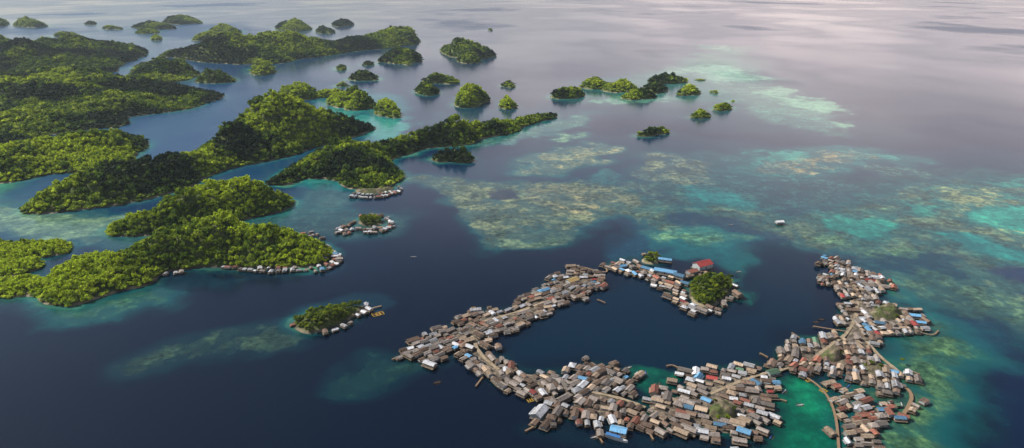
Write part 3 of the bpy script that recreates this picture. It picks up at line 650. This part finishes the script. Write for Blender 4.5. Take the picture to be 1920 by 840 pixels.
# coral texture fields shared by all reefs
r1=fbm(X,Y,34,5,71); RIDGE=ss(1-np.abs(2*r1-1),.86,.98)          # winding channels
r2=fbm(X+wx,Y+wy,14,5,73); PATCH=ss(r2,.42,.55)
r3=fbm(X+wx,Y+wy,60,5,77); BIG=ss(r3,.4,.56)
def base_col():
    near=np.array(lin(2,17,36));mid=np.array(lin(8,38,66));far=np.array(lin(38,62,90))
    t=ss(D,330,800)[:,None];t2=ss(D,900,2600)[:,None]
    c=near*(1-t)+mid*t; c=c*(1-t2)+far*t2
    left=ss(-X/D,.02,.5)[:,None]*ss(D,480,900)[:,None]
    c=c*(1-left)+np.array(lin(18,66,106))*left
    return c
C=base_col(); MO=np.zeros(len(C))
def layer(pts,rgb,soft=8.,st=1.,warp=10.,mot=.5,wsc=None,seed=0,world=False,rim=None):
    global C,MO
    P=chaikin(GP(pts),1) if not world else pts
    m=soft*5+warp*2.5+60
    k=np.where((X>P[:,0].min()-m)&(X<P[:,0].max()+m)&(Y>P[:,1].min()-m)&(Y<P[:,1].max()+m))[0]
    if len(k)==0:return
    q=(Q0 if world else Q)[k]; sd=sdist(q,P); ws=wsc or warp*2.6
    sd=sd+(fbm(Q0[k,0],Q0[k,1],ws,6,seed)-.5)*2*warp*(1 if world else 1.6)
    if rim is None: rim=.6 if (mot>=.5 and st>.65 and not world) else 0
    if rim:
        wr=ss(sd,-soft*1.8-warp*.4,soft*.2)**1.3*rim; c=np.array(lin(16,106,108)); C[k]=C[k]*(1-wr[:,None])+c*wr[:,None]
    sf=soft*(.75 if mot>=.5 else 1)
    w_=ss(sd,-sf*.7,sf*1.)*st
    if mot>=.8: w_=w_*(.25+.75*PATCH[k])*(.55+.45*BIG[k])*(1-.7*RIDGE[k])
    elif mot>=.5: w_=w_*(.6+.4*PATCH[k])*(1-.3*RIDGE[k])
    elif mot>=.35: w_=w_*(.75+.25*BIG[k])
    c=np.array(lin(*rgb)); C[k]=C[k]*(1-w_[:,None])+c*w_[:,None]; MO[k]=MO[k]*(1-w_)+mot*w_
# distant pale banks
layer([(1040,175),(1150,125),(1330,80),(1420,90),(1500,150),(1600,190),(1650,260),(1560,275),(1400,240),(1200,225),(1080,215)],(58,92,104),90,.5,70,.3,rim=0)
layer([(1190,150),(1240,130),(1330,88),(1400,88),(1405,118),(1450,150),(1520,175),(1570,195),(1600,240),(1560,242),(1480,222),(1400,205),(1340,180),(1270,165)],(90,140,128),40,.85,80,.4,rim=0)
layer([(1270,130),(1340,116),(1400,125),(1440,150),(1380,158),(1300,148)],(140,195,170),30,.85,60,.4,seed=2,rim=0)
layer([(1330,85),(1400,88),(1410,100),(1350,102)],(150,185,165),30,.85,60,.3,seed=3,rim=0)
layer([(1450,160),(1520,178),(1560,200),(1590,235),(1550,225),(1500,200),(1440,180)],(135,190,160),18,.85,35,.4,seed=5,rim=0)
layer([(1370,195),(1480,212),(1600,240),(1560,250),(1450,232),(1370,215)],(84,140,130),22,.7,35,.5,seed=6,rim=0)
layer([(1020,175),(1100,150),(1210,138),(1320,140),(1390,170),(1380,200),(1250,195),(1100,195),(1040,198)],(46,108,110),35,.7,35,.4,seed=7,rim=0)
layer([(1100,182),(1170,176),(1290,182),(1260,192),(1130,194)],(110,170,146),16,.75,20,.4,seed=7,rim=0)
layer([(1650,122),(1700,122),(1700,130),(1650,130)],(120,130,135),20,.5,25,.4,rim=0)
# lagoons left
layer([(560,200),(620,165),(760,180),(790,225),(740,270),(680,280),(600,240)],(32,116,126),25,.75,28,.3,seed=8)
layer([(590,208),(650,198),(690,215),(770,232),(740,262),(690,262),(640,230)],(60,166,152),12,.8,16,.4,seed=9)
layer([(545,320),(620,300),(660,340),(640,365),(570,360)],(24,108,116),12,.9,12,.3)
layer([(560,338),(630,334),(625,345),(575,350)],(60,146,134),6,.8,8,.3)
layer([(780,215),(930,200),(1100,205),(1110,218),(1000,255),(900,290),(850,300)],(38,84,100),18,.5,20,.4,seed=3)
layer([(885,262),(960,256),(1000,240),(1090,214),(1100,222),(1010,256),(900,282)],(84,132,120),10,.7,14,.7,seed=3)
layer([(360,345),(480,300),(600,280),(570,330),(440,360)],(22,74,104),15,.6,12,.2)
layer([(240,210),(330,205),(430,180),(470,180),(420,230),(330,260),(270,290),(240,260)],(30,78,108),25,.6,20,.1)
layer([(-60,330),(60,330),(40,400),(200,400),(420,412),(560,390),(600,330),(660,370),(600,400),(520,430),(440,440),(250,450),(140,455),(-60,450)],(56,98,100),12,.8,12,.6,seed=4,rim=.3)
layer([(-60,385),(60,400),(200,398),(290,402),(180,445),(100,450),(-60,440)],(112,144,118),10,.95,12,.7,seed=5,rim=0)
layer([(-60,335),(50,335),(20,380),(-60,400)],(60,144,112),8,.85,8,.5)
layer([(60,540),(100,575),(200,570),(300,535),(330,545),(240,590),(160,612),(90,605),(50,570)],(60,108,86),8,.95,8,.9,seed=6,rim=.4)
layer([(290,515),(400,505),(600,508),(640,488),(660,500),(600,520),(450,522),(330,535)],(20,56,74),8,.6,5,.4,rim=0)
layer([(430,402),(555,378),(600,400),(680,395),(760,400),(745,425),(640,440),(560,435),(480,430)],(50,82,84),10,.75,10,.6,seed=8,rim=.2)
layer([(-60,560),(50,560),(100,600),(40,590),(-60,590)],(26,54,68),10,.6,8,.5,rim=0)
layer([(225,675),(330,640),(440,628),(560,618),(600,630),(520,650),(420,655),(330,690),(245,702)],(54,78,66),6,.9,9,.95,seed=9,rim=.12)
layer([(632,720),(660,690),(720,665),(790,665),(850,670),(800,685),(740,705),(690,730),(640,742)],(36,72,64),5,.85,8,.95,seed=2,rim=.12)
layer([(530,618),(545,590),(600,570),(690,555),(725,565),(720,590),(640,625),(570,640)],(14,52,68),5,.6,4,.3)
# central reef and broad teal shelf around all the reefs
layer([(760,322),(900,300),(1000,270),(1150,250),(1400,262),(1700,275),(2050,290),(2050,620),(1900,640),(1700,540),(1560,470),(1300,470),(1150,410),(1080,440),(1000,470),(880,465),(850,400)],(32,64,86),22,.6,24,.3,wsc=60,seed=61,rim=0)
layer([(1120,480),(1150,440),(1200,410),(1300,400),(1500,430),(1480,460),(1400,470),(1400,500),(1300,490),(1200,475)],(14,66,88),12,.75,10,.3,seed=63,rim=0)
layer([(1180,330),(1400,320),(1700,330),(2050,300),(2050,560),(1850,560),(1600,480),(1400,440),(1200,400)],(42,92,98),22,.75,24,.75,wsc=60,seed=62,rim=0)
CR=[(760,330),(830,322),(900,345),(1000,340),(1110,335),(1165,345),(1230,380),(1190,405),(1115,400),(1085,430),(1060,455),(1000,468),(930,470),(880,458),(898,430),(860,405),(840,370)]
layer(CR,(60,88,86),6,.9,9,.7,wsc=26,seed=11,rim=.4)
layer(CR,(104,118,96),6,.95,10,1.,wsc=26,seed=111,rim=0)
layer([(900,362),(950,352),(992,365),(985,380),(920,388)],(24,42,68),6,.85,7,.2)
layer([(885,450),(930,455),(1000,452),(1060,435),(1060,450),(1000,466),(930,468)],(110,142,114),4,.75,5,1.,rim=0)
layer([(990,355),(1080,345),(1160,352),(1210,380),(1150,385),(1060,400),(1000,390)],(134,134,106),6,.8,10,1.,seed=4,rim=0)
layer([(1130,330),(1230,340),(1330,380),(1300,395),(1220,390),(1160,350)],(80,104,92),10,.8,14,.9,seed=44,rim=0)
layer([(950,316),(1040,290),(1130,273),(1172,282),(1130,306),(1040,320)],(134,142,114),9,1.,14,.9,seed=12)
layer([(1028,252),(1070,245),(1108,255),(1095,268),(1045,268)],(134,176,136),10,.95,12,.8)
layer([(1110,318),(1160,325),(1210,340),(1180,350),(1120,340)],(34,112,115),8,.6,10,.5)
layer([(1195,285),(1280,282),(1380,300),(1390,340),(1330,352),(1210,350)],(48,94,102),12,.6,16,.7,seed=14,rim=.2)
layer([(1205,300),(1260,290),(1330,300),(1365,340),(1290,348),(1220,335)],(112,126,108),10,1.,14,1.,seed=13,rim=0)
layer([(1350,292),(1450,278),(1560,274),(1670,288),(1760,300),(1660,312),(1560,322),(1440,328),(1375,310)],(38,118,118),16,.7,26,.6,seed=15,rim=.2)
layer([(1380,300),(1450,286),(1500,284),(1540,292),(1480,300),(1420,312)],(60,154,142),10,.75,14,.5,seed=115,rim=0)
layer([(1560,290),(1640,288),(1700,298),(1640,304)],(60,146,138),10,.65,14,.5,seed=116,rim=0)
layer([(1400,302),(1480,292),(1560,285),(1650,296),(1600,308),(1490,318),(1430,318)],(140,136,110),8,1.,18,1.,seed=16,rim=0)
layer([(1380,325),(1500,330),(1640,340),(1600,365),(1480,360),(1400,350)],(46,88,100),12,.6,16,.9,seed=17,rim=0)
layer([(1640,318),(1780,322),(1860,332),(1700,345),(1600,338)],(70,112,108),12,.7,20,.9,seed=57,rim=0)
# right reef complex
RX=[(1175,405),(1240,385),(1330,385),(1400,395),(1500,410),(1560,392),(1640,365),(1740,350),(1850,343),(2050,325),(2050,600),(1920,640),(1880,600),(1800,575),(1720,560),(1680,520),(1650,480),(1560,468),(1440,455),(1350,448),(1250,448),(1205,430)]
layer(RX,(44,86,88),10,.88,14,.6,wsc=30,seed=21,rim=.4)
layer(RX,(96,116,96),8,.9,14,1.,wsc=30,seed=121,rim=0)
layer([(1210,395),(1330,398),(1400,420),(1500,455),(1440,470),(1300,430),(1230,415)],(12,54,80),8,.85,8,.15,seed=2)
layer([(1215,432),(1260,428),(1330,435),(1400,450),(1440,452),(1330,462),(1250,452)],(104,152,116),6,.9,9,.9,seed=3)
layer([(1290,350),(1340,355),(1400,375),(1400,392),(1330,390),(1300,370)],(20,116,120),8,.8,12,.5,seed=4)
layer([(1550,422),(1590,404),(1650,400),(1690,428),(1620,440)],(32,148,134),11,.9,18,.5,seed=5)
layer([(1600,390),(1680,385),(1700,400),(1640,402)],(100,156,124),7,.85,9,.8,seed=6,rim=0)
layer([(1725,432),(1800,436),(1860,450),(1930,470),(2050,490),(2050,510),(1900,492),(1800,468),(1750,452)],(18,136,134),10,.9,16,.5,seed=7)
layer([(1840,388),(1900,378),(2050,365),(2050,450),(1920,442),(1860,425)],(40,162,146),11,.9,16,.5,seed=8)
layer([(1760,360),(1850,350),(2050,335),(2050,372),(1900,368),(1850,385),(1840,410),(1780,400)],(134,148,112),7,1.,10,.9,seed=9)
layer([(1720,420),(1840,415),(1990,450),(1990,470),(1860,442),(1760,432)],(130,144,108),6,.95,9,.9,seed=19,rim=0)
layer([(1700,385),(1760,375),(1780,395),(1740,410)],(38,146,132),9,.75,14,.5,seed=9)
layer([(1880,345),(1960,340),(2050,330),(2050,345),(1900,356)],(50,156,140),8,.8,12,.5,seed=29)
layer([(1870,500),(1990,512),(2050,560),(1950,570),(1880,540),(1830,510)],(8,42,82),8,.9,10,.1)
layer([(1600,468),(1680,462),(1760,470),(1810,500),(1800,520),(1720,525),(1650,505)],(6,60,80),8,.9,12,.3,seed=10)
layer([(1530,430),(1620,450),(1700,455),(1760,470),(1690,480),(1600,470),(1540,450)],(84,128,98),6,.85,8,1.,seed=12,rim=0)
layer([(1680,485),(1800,525),(1900,560),(1990,600),(1990,640),(1850,600),(1740,565),(1690,530)],(70,112,92),7,.85,10,.95,seed=24,rim=0)
layer([(1760,575),(1850,590),(1930,640),(2050,700),(2050,900),(1840,900),(1850,760),(1870,690),(1800,640)],(4,28,58),14,.95,10,.1)
layer([(1750,570),(1840,590),(1910,625),(1900,660),(1820,640),(1770,610)],(6,58,76),8,.8,8,.2)
# lagoon inside the village and shallows around it
layer([(930,660),(1000,600),(1060,575),(1140,530),(1180,505),(1250,545),(1300,590),(1380,585),(1420,540),(1380,490),(1450,455),(1540,470),(1560,540),(1560,610),(1480,640),(1430,680),(1300,690),(1270,715),(1200,720),(1100,670),(1000,690)],(0,32,52),14,.9,8,.05)
layer([(1375,515),(1400,495),(1405,540),(1370,580),(1330,592),(1300,590),(1350,565)],(12,96,86),6,.6,5,.7)
layer([(1270,470),(1330,485),(1390,500),(1400,470),(1300,455)],(14,84,94),10,.7,8,.5)
layer([(1180,700),(1210,690),(1250,705),(1275,700),(1270,725),(1230,740),(1195,735)],(4,98,76),5,.85,5,.5,rim=0)
layer([(940,660),(960,680),(1020,695),(1070,685),(1110,675),(1190,695),(1190,705),(1100,690),(1060,710),(940,690)],(4,64,66),5,.6,4,.4,rim=0)
layer([(1450,712),(1490,700),(1540,720),(1570,770),(1578,900),(1400,900),(1440,820),(1452,770)],(0,96,74),8,.95,5,.45,rim=0)
layer([(1480,700),(1545,722),(1560,760),(1550,790),(1500,770),(1470,730)],(10,130,94),6,.75,4,.5,rim=0)
RL=[(1600,720),(1690,690),(1710,620),(1745,590),(1790,620),(1840,655),(1800,700),(1780,750),(1745,830),(1740,900),(1640,900),(1650,800)]
layer(RL,(34,80,68),14,.9,10,.6,seed=22)
layer(RL,(84,120,82),12,.75,10,1.,seed=122,rim=0)
layer([(1640,700),(1700,720),(1690,780),(1640,760)],(34,46,44),5,.6,5,.6,rim=0)
layer([(1675,520),(1700,540),(1750,600),(1720,575),(1660,560)],(66,108,92),5,.7,6,.8)
layer([(960,790),(1100,810),(1300,825),(1460,835),(1460,860),(1200,850),(1000,830)],(4,36,48),6,.6,5,.3,rim=0)
for P,cc,ex in ((WD,(6,68,62),6),(WC,(4,42,48),4),(WE,(10,80,68),7),(WA,(6,40,48),4),(WB,(4,38,46),4),(WG,(8,68,70),6)):
    p=GP(P); layer(p,cc,ex,.85,3.,.5,world=True)
# shallow fringe of each island
for I in ISL:
    P=I['P']; fr=6+I['d']*.012; m=fr*2.2
    k=np.where((X>P[:,0].min()-m)&(X<P[:,0].max()+m)&(Y>P[:,1].min()-m)&(Y<P[:,1].max()+m))[0]
    if len(k)==0: continue
    q=Q0[k]; sd=sdist(q,P)+(fbm(q[:,0],q[:,1],fr*2,4,5)-.5)*fr*1.4
    patch=.35+.65*ss(fbm(q[:,0],q[:,1],fr*7,3,8),.4,.6)
    w_=ss(sd,-fr,fr*.1)*patch; br=.5 if I['b']<.35 else .9
    if I['kind']!='forest': br=.5
    c=np.array(lin(20,116,114)); C[k]=C[k]*(1-w_[:,None]*.8*br)+c*w_[:,None]*.8*br
    w2=ss(sd,-fr*.28,0)*br*.6*patch; c=np.array(lin(100,154,116)); C[k]=C[k]*(1-w2[:,None])+c*w2[:,None]; MO[k]=np.maximum(MO[k],w2*.6)
nr,na=R_.shape; i=np.arange(nr*na).reshape(nr,na)
T=np.stack([i[:-1,:-1],i[1:,:-1],i[1:,1:],i[:-1,1:]],2).reshape(-1,4)
me=npmesh("sea",np.stack([X,Y,np.zeros(len(X))],1),T[:,::-1],4,True)
nrm=np.zeros(3*len(me.polygons)); me.polygons.foreach_get("normal",nrm)
if nrm[2::3].mean()<0: me.flip_normals()
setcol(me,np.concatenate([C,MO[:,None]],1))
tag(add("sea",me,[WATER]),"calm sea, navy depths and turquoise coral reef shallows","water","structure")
# ------------------------------------------------------------ light
S=Vector((-.66,.22,.70)).normalized()
L=bpy.data.lights.new("sun","SUN"); L.energy=5.0; L.angle=math.radians(.6); L.color=(1,.94,.84); o=bpy.data.objects.new("sun",L); COL.objects.link(o); o.rotation_euler=S.to_track_quat('Z','Y').to_euler(); o.location=(-300,0,500)
wd=bpy.data.worlds.new("World"); scene.world=wd; wd.use_nodes=True; nt=wd.node_tree; bg=nt.nodes['Background']
sk=N(nt,'ShaderNodeTexSky',sky_type='NISHITA'); sk.sun_disc=False; sk.sun_elevation=math.asin(S.z); sk.sun_rotation=math.atan2(S.x,S.y); sk.altitude=200
tc=coord(nt,'Generated'); sx=N(nt,'ShaderNodeSeparateXYZ'); nt.links.new(tc,sx.inputs[0])
mp=N(nt,'ShaderNodeMapping'); mp.inputs['Scale'].default_value=(1,1,2.4); nt.links.new(tc,mp.inputs['Vector'])
cn_=noise(nt,mp.outputs[0],2.2,7,.55)
f=math_(nt,'ADD',math_(nt,'MULTIPLY',cn_,.7),math_(nt,'MULTIPLY',sx.outputs[0],.62))
fc=ramp(nt,f,[(.1,.08),(.46,1.)])
el=ramp(nt,sx.outputs[2],[(.12,1.),(.42,.03)])
fc=math_(nt,'MULTIPLY',fc,el)
cl=ramp(nt,noise(nt,mp.outputs[0],3.6,5,.55),[(.35,(7.4,6.8,7.7)),(.66,(17.5,15.,14.8))])
nt.links.new(mix(nt,fc,sk.outputs[0],cl),bg.inputs['Color']); bg.inputs['Strength'].default_value=.082
# thin sea haze, a real layer of scattering air
V=[];Fc=[];M=[]; boxm(V,Fc,M,-40000,40000,-3000,60000,-5,320)
me=bpy.data.meshes.new("haze"); me.from_pydata(V,[],Fc)
HZ=bpy.data.materials.new("sea_haze"); HZ.use_nodes=True; nt=HZ.node_tree; nt.nodes.clear()
vs=N(nt,'ShaderNodeVolumeScatter'); vs.inputs['Color'].default_value=(.74,.88,1,1); vs.inputs['Density'].default_value=.000045; vs.inputs['Anisotropy'].default_value=.2
ou=N(nt,'ShaderNodeOutputMaterial'); nt.links.new(vs.outputs[0],ou.inputs['Volume'])
tag(add("sky_haze",me,[HZ]),"thin humid haze layer above the sea","haze","structure")
# ------------------------------------------------------------ camera
cam=bpy.data.cameras.new("camera"); cam.sensor_width=36; cam.lens=F/1920*36; cam.clip_end=200000; cam.clip_start=1
o=bpy.data.objects.new("camera",cam); COL.objects.link(o); o.location=(0,0,H); o.rotation_euler=(math.pi/2-PIT,0,0); scene.camera=o
